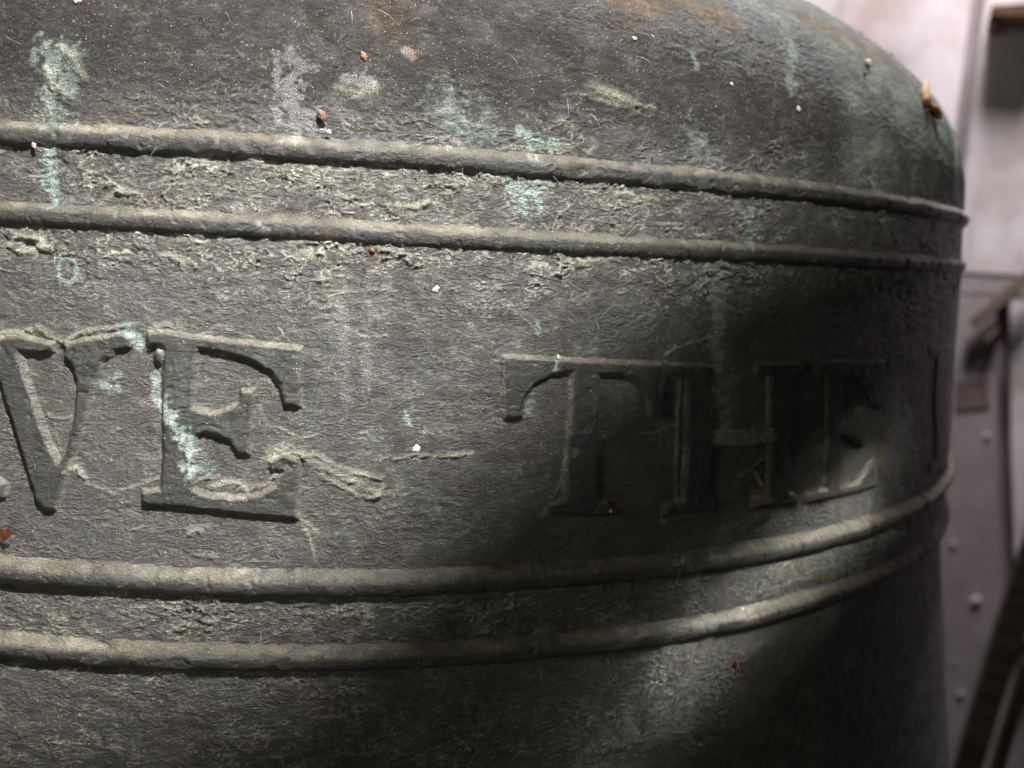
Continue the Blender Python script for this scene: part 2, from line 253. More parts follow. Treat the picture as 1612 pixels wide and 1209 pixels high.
def bell_material():
    m, nt, b = newmat("patinated_bronze"); n = N(nt)
    uvn = nt.nodes.new("ShaderNodeUVMap"); uvn.uv_map = "skin"; uv = uvn.outputs[0]
    def att(nm):
        a = nt.nodes.new("ShaderNodeAttribute"); a.attribute_name = nm; sp = nt.nodes.new("ShaderNodeSeparateColor"); nt.links.new(a.outputs["Color"], sp.inputs[0]); return sp.outputs[0], sp.outputs[1], sp.outputs[2], a.outputs["Alpha"]
    pale, verd, dust, lime = att("marks"); brown, bloom, face, crust = att("tone")
    sx = nt.nodes.new("ShaderNodeSeparateXYZ"); nt.links.new(uv, sx.inputs[0]); dome = n.rng(sx.outputs[1], 24, 40)
    grain = n.noise(uv, 2.6, 4, .7); mid = n.noise(n.mapv(uv, (.35, 1.0, 1)), .55, 5, .65); big = n.noise(uv, .045, 3, .6)
    streakh = n.noise(n.mapv(uv, (.85, 1.5, 1)), 1.0, 5, .72); iso = n.noise(uv, 1.5, 5, .72)
    dm = nt.nodes.new('ShaderNodeMix'); nt.links.new(n.math('MULTIPLY', dome, .85), dm.inputs[0]); nt.links.new(streakh, dm.inputs[2]); nt.links.new(iso, dm.inputs[3]); streak = dm.outputs[0]
    col = n.mix(n.rng(mid, .3, .7), c(.010, .0096, .0086), c(.036, .035, .030))
    col = n.mix(n.math('MULTIPLY', dome, .75), col, n.mix(n.rng(mid, .3, .7), c(.013, .0115, .0125), c(.034, .0305, .033)))
    col = n.mix(n.math('MULTIPLY', n.rng(big, .42, .62, 0, .5), n.math('SUBTRACT', 1.0, n.math('MULTIPLY', dome, .6))), col, c(.042, .030, .023))
    col = n.mix(face, col, n.mix(n.rng(mid, .3, .7), c(.010, .0098, .0095), c(.026, .0255, .0245)))
    def ridge(vec, scale, det):
        t = nt.nodes.new("ShaderNodeTexNoise"); t.noise_type = 'RIDGED_MULTIFRACTAL'; nt.links.new(vec, t.inputs["Vector"]); t.inputs["Scale"].default_value = scale; t.inputs["Detail"].default_value = det; t.inputs["Roughness"].default_value = .55; t.inputs["Lacunarity"].default_value = 2.1; t.inputs["Offset"].default_value = .9; t.inputs["Gain"].default_value = 1.6; t.inputs["Distortion"].default_value = .5
        return t.outputs[0]
    rd = n.rng(ridge(n.mapv(uv, (.24, .56, 1)), 1.0, 4), .55, 2.2)
    rd = n.math('MULTIPLY', rd, n.rng(n.noise(n.mapv(uv, (.07, .15, 1)), 1.0, 3), .38, .62, .15, 1.15))
    rdm = n.math('MULTIPLY', rd, n.math('MULTIPLY', n.math('SUBTRACT', 1.0, n.math('MULTIPLY', face, .9)), n.math('MULTIPLY', n.rng(crust, 0, .8, .45, 1.0), n.rng(dome, 0, 1, 1, .5))))
    rf = n.rng(ridge(n.mapv(uv, (.48, 1.15, 1)), 1.0, 3), .7, 2.2)
    rfm = n.math('MULTIPLY', n.math('MULTIPLY', rf, n.rng(n.noise(n.mapv(uv, (.12, .2, 1)), 1.0, 3), .40, .60, .2, 1.0)), n.math('MULTIPLY', n.math('SUBTRACT', 1.0, n.math('MULTIPLY', face, .85)), n.rng(dome, 0, 1, 1.0, .4)))
    # scattered pale fuzz of old lime and dust in the fine wrinkles
    fz = n.math('MULTIPLY', n.rng(streak, .55, .66, 0, .45), n.rng(n.noise(uv, .11, 2), .3, .7, .25, 1.0))
    col = n.mix(n.math('MULTIPLY', fz, n.math('SUBTRACT', 1.0, n.math('MULTIPLY', face, .8))), col, c(.235, .225, .190))
    col = n.mix(n.math('MULTIPLY', n.rng(rdm, .34, .75), .85), col, c(.25, .24, .19))
    col = n.mix(n.math('MULTIPLY', n.rng(rfm, .38, .70), .85), col, c(.32, .315, .265))  # finer ridge tops paled more, highlights put into the colour
    g2 = n.rng(grain, .36, .64, .30, 1.70); g2 = n.math('ADD', n.math('MULTIPLY', g2, n.math('SUBTRACT', 1.0, n.math('MULTIPLY', dust, .65))), n.math('MULTIPLY', dust, .65))
    palec = n.mix(n.rng(n.noise(uv, .09, 2), .4, .6), c(.44, .44, .33), c(.36, .345, .285))
    col = n.mix(n.math('MULTIPLY', pale, n.rng(grain, .3, .65, .35, 1.0), True), col, palec)
    col = n.mix(n.math('MULTIPLY', bloom, n.rng(mid, .3, .6, .45, 1.0), True), col, n.mix(n.rng(grain, .3, .7), c(.13, .145, .125), c(.27, .29, .245)))
    col = n.mix(n.math('MULTIPLY', dust, n.rng(mid, .25, .6, .5, 1.0), True), col, n.mix(n.rng(big, .4, .6), c(.27, .245, .195), c(.31, .29, .24)))
    col = n.mix(n.math('MULTIPLY', brown, n.rng(grain, .3, .6, .4, 1.0), True), col, n.mix(n.rng(mid, .35, .65), c(.115, .078, .048), c(.205, .155, .110)))
    col = n.mix(n.math('MULTIPLY', lime, n.rng(grain, .35, .6, .35, 1.0), True), col, c(.50, .49, .52))
    col = n.mix(n.math('MULTIPLY', verd, n.rng(grain, .30, .55, .6, 1.25), True), col, n.mix(n.rng(mid, .4, .62), c(.16, .21, .185), c(.35, .41, .37)))
    mul = nt.nodes.new("ShaderNodeVectorMath"); mul.operation = 'SCALE'; nt.links.new(col, mul.inputs[0]); nt.links.new(g2, mul.inputs["Scale"]); col = mul.outputs[0]
    # tiny pale specks, glitter painted into the colour
    vd = n.vor(uv, 1.25); vr = n.nt.nodes.new("ShaderNodeTexVoronoi"); nt.links.new(uv, vr.inputs["Vector"]); vr.inputs["Scale"].default_value = 1.25
    sc = nt.nodes.new("ShaderNodeSeparateColor"); nt.links.new(vr.outputs["Color"], sc.inputs[0])
    spk = n.math('MULTIPLY', n.math('LESS_THAN', vd, n.math('MULTIPLY', sc.outputs[1], .22)), n.math('GREATER_THAN', sc.outputs[0], n.rng(dome, 0, 1, .72, .5)))
    col = n.mix(n.math('MULTIPLY', spk, .75), col, n.mix(sc.outputs[2], c(.55, .53, .52), c(.45, .33, .28)))
    nt.links.new(col, b.inputs["Base Color"])
    ro = n.rng(mid, .3, .7, .30, .50); ro = n.math('ADD', ro, n.math('ADD', n.math('MULTIPLY', n.math('ADD', dust, pale), .25), n.math('MULTIPLY', dome, .25)), True); nt.links.new(ro, b.inputs["Roughness"])
    b.inputs["Specular IOR Level"].default_value = 1.0
    cover = n.math('MAXIMUM', n.math('MAXIMUM', dust, brown), n.math('MAXIMUM', n.math('MAXIMUM', verd, lime), n.math('MULTIPLY', bloom, .8)))
    nt.links.new(n.math('MULTIPLY', n.rng(cover, 0, .5, .9, .25), n.math('SUBTRACT', n.math('SUBTRACT', 1.0, n.math('MULTIPLY', dome, .75)), n.math('MULTIPLY', face, .45))), b.inputs["Specular IOR Level"]); nt.links.new(n.math('MULTIPLY', n.rng(cover, 0, .6, .42, .03), n.rng(dome, 0, 1, 1, .25)), b.inputs["Coat Weight"]); nt.links.new(n.rng(mid, .3, .7, .26, .42), b.inputs["Coat Roughness"]); b.inputs["Coat IOR"].default_value = 1.7
    fb = n.math('ADD', n.math('MULTIPLY', streak, 1.0), n.math('MULTIPLY', grain, .42)); fb = n.math('ADD', n.math('ADD', fb, n.math('MULTIPLY', spk, .35)), n.math('ADD', n.math('MULTIPLY', rdm, .9), n.math('MULTIPLY', rfm, .55)))
    k = n.math('MULTIPLY', n.math('SUBTRACT', 1.0, n.math('MULTIPLY', face, .55)), n.rng(n.noise(uv, .09, 3), .35, .62, .45, 1.1))
    nt.links.new(n.bump(n.math('MULTIPLY', fb, k), .0014, 1.0), b.inputs["Normal"]); nt.links.new(n.bump(n.math('MULTIPLY', fb, k), .0005, 1.0), b.inputs["Coat Normal"])
    return m
M_BELL = bell_material()
def simple(name, c1, c2, scale, rough, bumpd=0.0003, spec=.4, stretch=(1, 1, 1), detail=4, sss=0.0):
    m, nt, b = newmat(name); n = N(nt); tc = nt.nodes.new("ShaderNodeTexCoord").outputs["Object"]; v = n.mapv(tc, stretch)
    x = n.noise(v, scale, detail, .65); nt.links.new(n.mix(n.rng(x, .3, .7), c(*c1), c(*c2)), b.inputs["Base Color"])
    b.inputs["Roughness"].default_value = rough; b.inputs["Specular IOR Level"].default_value = spec
    nt.links.new(n.bump(x, bumpd), b.inputs["Normal"]); return m

# ------------------------------------------------------------------ the bell
bell = bpy.data.objects.new("bell", None); COL.objects.link(bell); bell.location = (0, 0, 0)
tag(bell, "old green-black bronze bell with raised inscription and four moulded bands", "bell")
sd = [-125.0]
while sd[-1] < 400: sd.append(sd[-1] + (.38 if sd[-1] < 130 else .38 + .72*min(1, (sd[-1]-130)/230)))
full = 2*np.pi*350
sc_ = list(np.linspace(sd[-1], -125 + full, 90))[1:]
s_ax = np.array(sd + sc_)
vd_ = list(np.arange(-165, 75, .38)) + list(np.arange(75, 150, .62)); vd_ = list(np.arange(-262, -165, .85)) + vd_
vlo = list(np.linspace(PVs[0], -262, 34))[:-1]; vhi = list(np.linspace(vd_[-1], PVs[-1], 44))[1:]
v_ax = np.array(vlo + vd_ + vhi)
S, V = np.meshgrid(s_ax, v_ax)
H = np.zeros_like(S); PA = np.zeros_like(S); KM = np.zeros_like(S)
nc_d = len(sd); r0 = len(vlo); r1 = r0 + len(vd_)
sub = (slice(r0, r1), slice(0, nc_d))
h, pa, km = relief(S[sub], V[sub])
fade = sst(-125, -118, S[sub])*(1-sst(385, 398, S[sub]))*sst(-262, -250, V[sub])*(1-sst(vd_[-1]-8, vd_[-1]-1, V[sub]))
H[sub] = h*fade; PA[sub] = pa; KM[sub] = km
def slope_of(H, S, V):
    dv = np.gradient(H, axis=0)/np.maximum(np.gradient(V, axis=0), .05); return np.clip(-dv*.55 - .05, 0, 1)
SL = np.zeros_like(S); SL[sub] = slope_of(H[sub], S[sub], V[sub])*.45
Mk, Tn = masks(S, V, PA, SL, KM)
P = surf(S, V, H)
# the inside of the bell: from the lip up to a closed crown, 28 mm in
pin = np.array([(.482, -.4135), (.472, -.408), (.440, -.385), (.405, -.350), (.372, -.31), (.345, -.27), (.330, -.2), (.322, -.1), (.318, 0.), (.305, .05), (.26, .095), (.15, .11), (0.001, .112)])[::-1]
thc = s_ax/350.0
Pin = np.stack([pin[:, 0:1]*np.sin(thc), -pin[:, 0:1]*np.cos(thc), np.repeat(pin[:, 1:2], len(thc), 1)], -1)
P = np.concatenate([Pin, P], 0); z4 = np.zeros((len(pin), len(s_ax), 4), np.float32)
S = np.concatenate([np.repeat(s_ax[None], len(pin), 0), S]); V = np.concatenate([np.repeat(np.linspace(-700, PVs[0]-3, len(pin))[:, None], len(s_ax), 1), V])
body = grid_mesh("bell_wall", S, V, None, np.concatenate([z4, Mk]), np.concatenate([z4, Tn]), M_BELL, None, bell, P)

def ring(vc, w, hh, seed):
    t = np.linspace(-1.18, 1.75, 40); S, V = np.meshgrid(s_ax, vc + t*w)
    drift = .25*perlin(S/40, V*0 + seed, 60)
    y = (V - vc)/w + .10*perlin(S/8, S*0 + seed, 65) + .05*perlin(S/2, S*0 + seed, 69); x = np.abs(y); base = np.where(y < 0, np.clip(1 - x**2.3, 0, 1)**.7 - .14*sst(.95, 1.1, x), (1 - sst(.0, 1.2, y))*1.13 - .13)*hh
    h, pa, km = relief(S, V, .30, False); top = sst(.2, .9, base/hh)
    inr = (S <= sd[-1])
    dent = -.7*sst(.35, .65, perlin(S/9, V/9 + seed*3, 61))*sst(-.5, 1, base) - .35*sst(.4, .6, perlin(S/3, V/3 + seed*3, 91))*sst(-.5, 1, base)
    H = base + np.where(inr, h*.55*(1-.4*top) + .09*perlin(S/1.7, V/1.4, 62) + .10*perlin(S/7, V/5, 68) + dent, 0); V2 = V + drift
    up = (1-.75*sst(.7, 1.25, (V-vc)/w))*(.75+.5*sst(-.4,.5,perlin(S/24, V/9 + seed, 80)))*sst(-.02, .45, (V - vc)/w + .14*perlin(S/5, S*0 + seed, 66) + .08*perlin(S/1.4, S*0 + seed, 67))*(1-.35*sst(.9, 1.1, x))*(.72 + .45*perlin(S/6, V/3, 63) + .25*perlin(S/1.6, V/.9, 64))
    low = 1 - .35*sst(150, 260, S)
    Mk, Tn = masks(S, V, pa*.35*(1-top), np.clip(up*.95*low, 0, 1), km)
    Tn[..., 0] = np.maximum(Tn[..., 0], .75*sst(90, 230, S)*up*(1 if vc < 0 else .35)); Tn[..., 0] = np.maximum(Tn[..., 0], .28*sst(.3, .7, perlin(S/13, V/4 + seed, 90)))
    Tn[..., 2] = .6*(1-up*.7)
    return grid_mesh("moulded_band", S, V2, H, Mk, Tn, M_BELL, None, bell)
ring(23.4, 3.5, 2.5, 1); ring(1.9, 3.3, 2.3, 2); ring(-98.2, 4.3, 3.4, 3); ring(-120.6, 4.2, 3.3, 4)

def sdf(S, V, poly):
    d = seg_dist(S, V, poly + [poly[0]]); ins = np.zeros(S.shape, bool)
    for (x0, y0), (x1, y1) in zip(poly, poly[1:] + [poly[0]]):
        if y0 == y1: continue
        ins ^= ((y0 > V) != (y1 > V)) & (S < (x1-x0)*(V-y0)/(y1-y0) + x0)
    return np.where(ins, d, -d)
def letter(polys, hh, step=.36, dustk=1.0):
    a = np.array([p for q in polys for p in q]); S, V = np.meshgrid(np.arange(a[:, 0].min()-1.5, a[:, 0].max()+1.5, step), np.arange(a[:, 1].min()-1.5, a[:, 1].max()+1.5, step))
    js = S + .22*perlin(S/2.2, V/2.2, 70) + .12*perlin(S/.9, V/.9, 71); jv = V + .22*perlin(S/2.2, V/2.2, 72) + .12*perlin(S/.9, V/.9, 73)
    f = np.full(S.shape, -1e9)
    for p in polys: f = np.maximum(f, sdf(js, jv, p))
    k = sst(-.75, 1.0, f); h, pa, km = relief(S, V, 1.0, True)
    H = hh*k + h*(1-.62*k)*np.where(f > -.5, 1, .6) - .38*(1-sst(-.9, -.25, f)) + .10*k*perlin(S/4, V/4, 74) + .05*k*perlin(S/1.2, V/1.2, 75) - .25*k*sst(.45, .7, perlin(S/2.5, V/2.5, 76))
    sm = np.gradient(hh*k, axis=0)/step; sl = np.clip(-sm*.42*(1+.6*perlin(S/1.3, V/1.3, 81)), 0, 1); sx = np.clip(-np.gradient(hh*k, axis=1)/step*.35*(1+.8*perlin(S/1.5, V/1.5, 82)), 0, 1)*.30
    edge = (1-sst(.0, .8, np.abs(f+.35)))*.22*sst(-.2, .3, perlin(S/3, V/3, 77))
    Mk, Tn = masks(S, V, np.clip(pa*(1-k)+edge*dustk, 0, 1), np.clip(sl + sx, 0, 1)*dustk, km, sst(.1, .6, f))
    return grid_mesh("raised_letter", S, V, H, Mk, Tn, M_BELL, f > -1.0, bell)
letter([[(-126.0, -81.3), (-118.0, -35.4), (-113.0, -35.1), (-104.3, -70.8), (-98.9, -71.5), (-95.4, -73.7), (-95.7, -77.0), (-98.0, -79.0), (-109.7, -79.7), (-109.7, -74.6), (-112.3, -63.9), (-119.5, -64.5), (-120.2, -80.7)]], 1.8)
letter([[(-108.1, -33.5), (-90.9, -31.4), (-82.1, -32.9), (-82.1, -35.2), (-85.0, -36.3), (-92.1, -36.0), (-89.8, -42.8), (-86.7, -51.1), (-83.3, -60.2), (-80.2, -66.1), (-78.5, -63.5), (-76.1, -53.1), (-75.5, -43.3), (-76.6, -39.5), (-79.1, -36.5), (-78.8, -33.5), (-75.4, -31.7), (-62.4, -29.0), (-60.1, -30.1), (-60.3, -33.0), (-64.5, -34.4), (-68.4, -37.6), (-70.3, -43.0), (-72.1, -51.1), (-74.6, -59.3), (-77.0, -66.6), (-79.4, -75.8), (-81.2, -79.9), (-84.1, -80.0), (-86.3, -78.1), (-89.6, -68.4), (-94.1, -55.2), (-98.4, -42.6), (-100.7, -37.1), (-108.1, -36.9)]], 2.0)
letter([[(-56.3, -28.5), (-51.2, -27.8), (-44.6, -28.8), (-27.3, -30.0), (-14.1, -30.8), (-13.9, -33.7), (-14.2, -47.6), (-18.6, -47.4), (-20.0, -41.9), (-22.5, -38.1), (-27.9, -35.1), (-34.2, -33.6), (-41.8, -32.6), (-42.6, -34.9), (-43.1, -48.7), (-37.3, -49.9), (-33.5, -48.5), (-30.8, -46.1), (-30.5, -43.2), (-26.7, -43.1), (-26.9, -48.1), (-27.5, -61.7), (-31.2, -61.3), (-33.2, -57.6), (-36.5, -56.7), (-39.8, -55.7), (-42.2, -56.7), (-42.4, -59.4), (-42.4, -71.6), (-38.6, -72.9), (-31.6, -73.4), (-24.6, -72.4), (-20.5, -69.8), (-19.0, -66.1), (-21.3, -65.5), (-21.4, -62.6), (-18.3, -60.7), (-13.7, -62.4), (-14.0, -79.5), (-26.2, -78.7), (-43.7, -77.1), (-56.9, -76.6), (-57.1, -72.8), (-51.9, -72.0), (-51.4, -59.8), (-51.9, -42.1), (-51.5, -32.9), (-54.0, -32.1), (-56.1, -33.8)],
        [(-54.3, -34.4), (-53.2, -32.9), (-51.5, -33.2), (-51.1, -36.0), (-52.5, -37.5), (-53.9, -36.5)]], 2.1)
letter([[(42.7, -31.8), (44.6, -31.5), (95.5, -33.5), (96.3, -39.3), (96.5, -50.4), (91.8, -50.3), (90.6, -45.5), (87.4, -40.4), (82.7, -37.6), (73.6, -37.0), (74.0, -54.6), (74.2, -75.0), (78.8, -76.4), (79.0, -80.8), (57.7, -79.3), (58.6, -75.5), (63.5, -74.7), (63.8, -62.1), (64.5, -48.6), (64.3, -36.4), (58.3, -37.2), (52.8, -39.9), (49.8, -44.0), (49.2, -49.9), (44.2, -50.4), (42.8, -39.2)]], 1.9, .36, 1.3)
letter([[(96.7, -33.5), (118.7, -34.1), (118.4, -37.6), (114.5, -38.1), (115.6, -55.4), (140.8, -55.7), (139.5, -38.5), (133.6, -37.7), (133.3, -33.7), (155.2, -34.0), (155.5, -37.5), (150.3, -38.4), (152.1, -79.1), (156.8, -80.3), (157.1, -83.2), (135.1, -82.8), (134.8, -78.9), (141.3, -78.7), (141.2, -61.9), (115.9, -61.2), (116.0, -77.5), (118.1, -78.1), (118.4, -81.9), (97.8, -81.9), (98.3, -78.0), (104.8, -77.4), (105.7, -59.7), (104.5, -38.4), (97.4, -37.7)]], 1.9, .36, 1.3)
letter([[(163.0, -33.3), (208.1, -35.1), (209.5, -53.1), (202.3, -52.5), (198.6, -45.6), (191.7, -41.5), (179.0, -39.7), (179.9, -57.2), (187.3, -56.4), (190.0, -52.8), (195.3, -52.5), (196.7, -66.9), (191.6, -66.4), (187.9, -63.0), (180.3, -61.4), (181.1, -80.0), (192.5, -79.8), (199.3, -75.1), (205.3, -72.1), (206.7, -83.6), (161.2, -83.7), (161.5, -80.1), (172.8, -79.8), (170.7, -41.4), (168.9, -38.4), (163.5, -38.0)]], 1.8, .45, 1.3)
letter([[(255.9, -32.9), (306.6, -34.9), (309.7, -39.5), (292.5, -39.2), (305.9, -86.3), (339.1, -96.2), (269.2, -87.7), (268.9, -83.5), (276.8, -83.1), (270.4, -38.2), (257.9, -36.9)]], .6, .6)

# ------------------------------------------------------------------ unseen blocker added above, cut to shade the bell from the key lamp
def prism(name, quad, thick, mat):
    q = [Vector(x) for x in quad]; nrm = ((q[1]-q[0]).cross(q[3]-q[0])).normalized()*thick
    vs = [x for x in q] + [x + nrm for x in q]
    me = bpy.data.meshes.new(name); me.from_pydata([tuple(v) for v in vs], [], [(0, 1, 2, 3), (7, 6, 5, 4), (0, 4, 5, 1), (1, 5, 6, 2), (2, 6, 7, 3), (3, 7, 4, 0)])
    bm = bmesh.new(); bm.from_mesh(me); bmesh.ops.recalc_face_normals(bm, faces=bm.faces); bm.to_mesh(me); bm.free()
    return tag(link(name, me, mat), kind='structure')
M_BEAM = simple("dark_oak", (.035, .025, .018), (.09, .065, .045), 9, .7, .002, stretch=(1, 1, 12))
def shade(sv, t): return LK + (spt(sv) - LK)*t
def extend(a, b, ka, kb): return a + (a-b)*ka, b + (b-a)*kb
def blade(upper, lower, t):
    pts = [shade(p, t) for p in upper + lower[::-1]]; thick = (LK - Vector((0, -.35, -.03))).normalized()*.006; n = len(pts)
    me = bpy.data.meshes.new("light_blocker"); me.from_pydata([tuple(p) for p in pts] + [tuple(p + thick) for p in pts], [], [tuple(range(n)), tuple(range(2*n-1, n-1, -1))] + [(i, i+n, (i+1) % n + n, (i+1) % n) for i in range(n)])
    bm = bmesh.new(); bm.from_mesh(me); bmesh.ops.triangulate(bm, faces=[f for f in bm.faces if len(f.verts) > 4]); bmesh.ops.recalc_face_normals(bm, faces=bm.faces); bm.to_mesh(me); bm.free()
    tag(link("light_blocker", me, M_BEAM), kind='structure')
blade([(338.9, 37.2), (206.3, 26.1), (148.5, 18.4), (112.5, 6.2), (91.5, -8.9), (64.6, -33.4), (39.8, -57.9), (18.1, -80.2), (-0.2, -101.6), (-20.2, -120.6), (-52.0, -135.7), (-86.4, -148.3), (-129.7, -160.4)], [(348.8, -219.7), (278.3, -279.5), (70.0, -258.5), (-123.2, -234.4)], .42)
# a strip of daylight through a slot, falling aslant on the two lower bands
e0, e1, ec = spt((263.2, -47.2)), spt((49.3, -153.1)), spt((154.0, -107.6))
sp = Vector((0.44, -0.66, 0.44)); dn = (ec - sp).normalized(); ax = (e0 - e1); ax = (ax - dn*ax.dot(dn)); ln = ax.length; ax.normalize(); ay = (-dn).cross(ax)
for nm, kl, spr, en in (("slot_light", .50, 2.6, .016), ("slot_glow", .80, 5.0, .009)):
    sl = bpy.data.lights.new(nm, 'AREA'); sl.shape = 'RECTANGLE'; sl.size = ln*kl; sl.size_y = .004; sl.spread = math.radians(spr); sl.energy = en; sl.color = (1.0, 1.0, 0.92)
    so = bpy.data.objects.new(nm, sl); COL.objects.link(so); so.matrix_world = Matrix(((ax.x, ay.x, -dn.x, sp.x), (ax.y, ay.y, -dn.y, sp.y), (ax.z, ay.z, -dn.z, sp.z), (0, 0, 0, 1)))

# ------------------------------------------------------------------ the wall behind
W0 = Vector((0.68079879, 0.42870605, 0)); WT = Vector((0.83867057, -0.54463904, 0)); WN = Vector((-0.54463904, -0.83867057, 0))
WM = Matrix(((WT.x, WN.x, 0, W0.x), (WT.y, WN.y, 0, W0.y), (0, 0, 1, 0), (0, 0, 0, 1)))   # local x along the wall, y towards the room, z up
def boxes(name, items, mat, parent=None, bev=.002):
    bm = bmesh.new()
    for (x0, x1, y0, y1, z0, z1) in items:
        r = bmesh.ops.create_cube(bm, size=1); 
        for v in r['verts']: v.co = Vector(((x0+x1)/2 + v.co.x*(x1-x0), (y0+y1)/2 + v.co.y*(y1-y0), (z0+z1)/2 + v.co.z*(z1-z0)))
    if bev: bmesh.ops.bevel(bm, geom=bm.edges[:], offset=bev, segments=2, affect='EDGES')
    me = bpy.data.meshes.new(name); bm.to_mesh(me); bm.free(); return link(name, me, mat, parent)
def limed():
    m, nt, b = newmat("limewashed_boards"); n = N(nt); tc = nt.nodes.new("ShaderNodeTexCoord").outputs["Object"]
    x = n.noise(n.mapv(tc, (14, 14, 2.2)), 1, 5, .6); y = n.noise(tc, 7, 4, .6); z = n.noise(n.mapv(tc, (40, 40, 4)), 1, 3, .6)
    col = n.mix(n.rng(x, .35, .65), c(.60, .555, .575), c(.76, .72, .725)); col = n.mix(n.rng(y, .46, .62, 0, .85), col, c(.48, .39, .35)); col = n.mix(n.rng(n.noise(tc, 9, 4), .55, .68, 0, .5), col, c(.30, .24, .24)); col = n.mix(n.rng(z, .62, .72, 0, .5), col, c(.34, .30, .30))
    nt.links.new(col, b.inputs["Base Color"]); b.inputs["Roughness"].default_value = .85; nt.links.new(n.bump(z, .003), b.inputs["Normal"]); return m
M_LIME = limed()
M_RAW = simple("bare_pine", (.13, .095, .07), (.25, .19, .14), 6, .75, .002, stretch=(1, 1, 8))
M_RUST = simple("rusted_iron", (.03, .02, .016), (.16, .07, .035), 40, .8, .001)
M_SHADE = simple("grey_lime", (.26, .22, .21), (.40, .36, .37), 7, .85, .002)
wall = bpy.data.objects.new("board_wall", None); COL.objects.link(wall); wall.matrix_world = WM
tag(wall, kind='structure')
def slab(name, pts, y0, y1, mat, parent=wall, bev=.0015):
    bm = bmesh.new(); lo = [bm.verts.new((p[0], y0, p[1])) for p in pts]; hi = [bm.verts.new((p[0], y1, p[1])) for p in pts]; n = len(pts)
    bm.faces.new(lo); bm.faces.new(hi[::-1])
    for i in range(n): bm.faces.new((lo[i], hi[i], hi[(i+1) % n], lo[(i+1) % n]))
    bmesh.ops.recalc_face_normals(bm, faces=bm.faces)
    if bev: bmesh.ops.bevel(bm, geom=bm.edges[:], offset=bev, segments=2, affect='EDGES')
    me = bpy.data.meshes.new(name); bm.to_mesh(me); bm.free(); return link(name, me, mat, parent)
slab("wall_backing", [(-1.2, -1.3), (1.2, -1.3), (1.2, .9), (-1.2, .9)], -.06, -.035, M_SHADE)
for i, (a, b_, d) in enumerate([(-1.05, -.80, 0), (-.795, -.55, .004), (-.545, -.30, -.003), (-.295, .002, .003), (.018, .235, -.012), (.245, .47, 0), (.475, .70, .004), (.705, .95, -.002)]):
    slab("plank", [(a, -.004), (b_, -.004), (b_ + .004, .85), (a, .85)], -.03 + d, d, M_LIME)
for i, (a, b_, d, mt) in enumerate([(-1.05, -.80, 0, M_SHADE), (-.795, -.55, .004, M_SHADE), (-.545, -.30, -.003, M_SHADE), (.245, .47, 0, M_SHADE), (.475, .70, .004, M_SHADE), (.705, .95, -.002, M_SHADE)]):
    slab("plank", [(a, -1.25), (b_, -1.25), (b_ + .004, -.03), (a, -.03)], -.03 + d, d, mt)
slab("rail", [(-1.1, -.028), (1.0, -.028), (1.0, -.008), (-1.1, -.008)], -.034, -.006, M_SHADE)
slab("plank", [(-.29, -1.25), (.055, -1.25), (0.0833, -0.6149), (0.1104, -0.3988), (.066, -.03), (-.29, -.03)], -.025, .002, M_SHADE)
slab("plank", [(0.0803, -0.0175), (.238, -.03), (.238, -.7), (0.1286, -0.3911), (0.1017, -0.201)], -.03, -.008, M_LIME)
slab("split_batten", [(0.0392, -0.0583), (0.047, -0.0687), (0.1077, -0.0011), (0.1055, 0.0178)], .012, .028, M_RAW)
slab("split_batten", [(0.0587, -0.0787), (0.0614, -0.0858), (0.0736, -0.0665), (0.0698, -0.061)], .012, .022, M_RAW)
slab("bracket", [(0.0238, 0.2858), (0.0264, 0.2738), (0.0865, 0.2698), (0.0845, 0.2867)], -.01, .05, M_RUST)
slab("bracket", [(0.0225, 0.2753), (0.0252, 0.2619), (0.0337, 0.2642), (0.0336, 0.2761)], .012, .045, M_RUST)
slab("rust_patch", [(0.035, -0.1324), (0.0691, -0.1258), (0.0741, -0.1586), (0.038, -0.1667)], .0015, .004, simple("rust_stained", (.10, .06, .055), (.24, .18, .175), 18, .9), bev=0)
# the leaning brace in front of the wall
brace = bpy.data.objects.new("leaning_brace", None); COL.objects.link(brace); brace.matrix_world = WM
tag(brace, "dark timber brace leaning across the foot of the pale board wall", "timber brace")
slab("timber", [(0.1038, -0.2498), (0.0922, -0.3246), (0.0695, -0.4911), (0.0611, -0.5492), (0.0837, -0.5423), (0.0933, -0.4844), (0.1089, -0.3659), (0.138, -0.25)], .22, .25, M_BEAM, brace)
slab("pale_edge", [(0.1145, -0.2053), (0.0937, -0.3479), (0.0996, -0.3499), (0.1265, -0.216)], .19, .216, M_RAW, brace)
slab("pale_edge", [(0.1218, -0.3879), (0.1084, -0.4954), (0.1025, -0.5465), (0.1149, -0.5427), (0.1195, -0.4923), (0.1318, -0.4021)], .17, .2, M_RAW, brace)
for (u, w), r in (((0.0527, -0.3297), .0042), ((0.0857, -0.3942), .0065), ((0.0684, -0.4754), .0042), ((0.0812, -0.5154), .0044), ((0.0745, -0.193), .0050), ((0.0565, -0.1096), .004)):  # blurred pale spots of dust and web, built as solid lumps
    bm = bmesh.new(); bmesh.ops.create_icosphere(bm, subdivisions=2, radius=r*(.6 + .25*math.sin(u*170)))
    for v in bm.verts: v.co *= 1 + .25*math.sin(v.co.x*900 + v.co.z*700); v.co.y *= .5
    me = bpy.data.meshes.new("dust_fleck"); bm.to_mesh(me); bm.free()
    o = link("dust_fleck", me, M_FLECK if 'M_FLECK' in globals() else globals().setdefault('M_FLECK', simple("white_fleck", (.5, .48, .52), (.8, .77, .83), 60, .7)), wall); o.location = (u, .004, w)

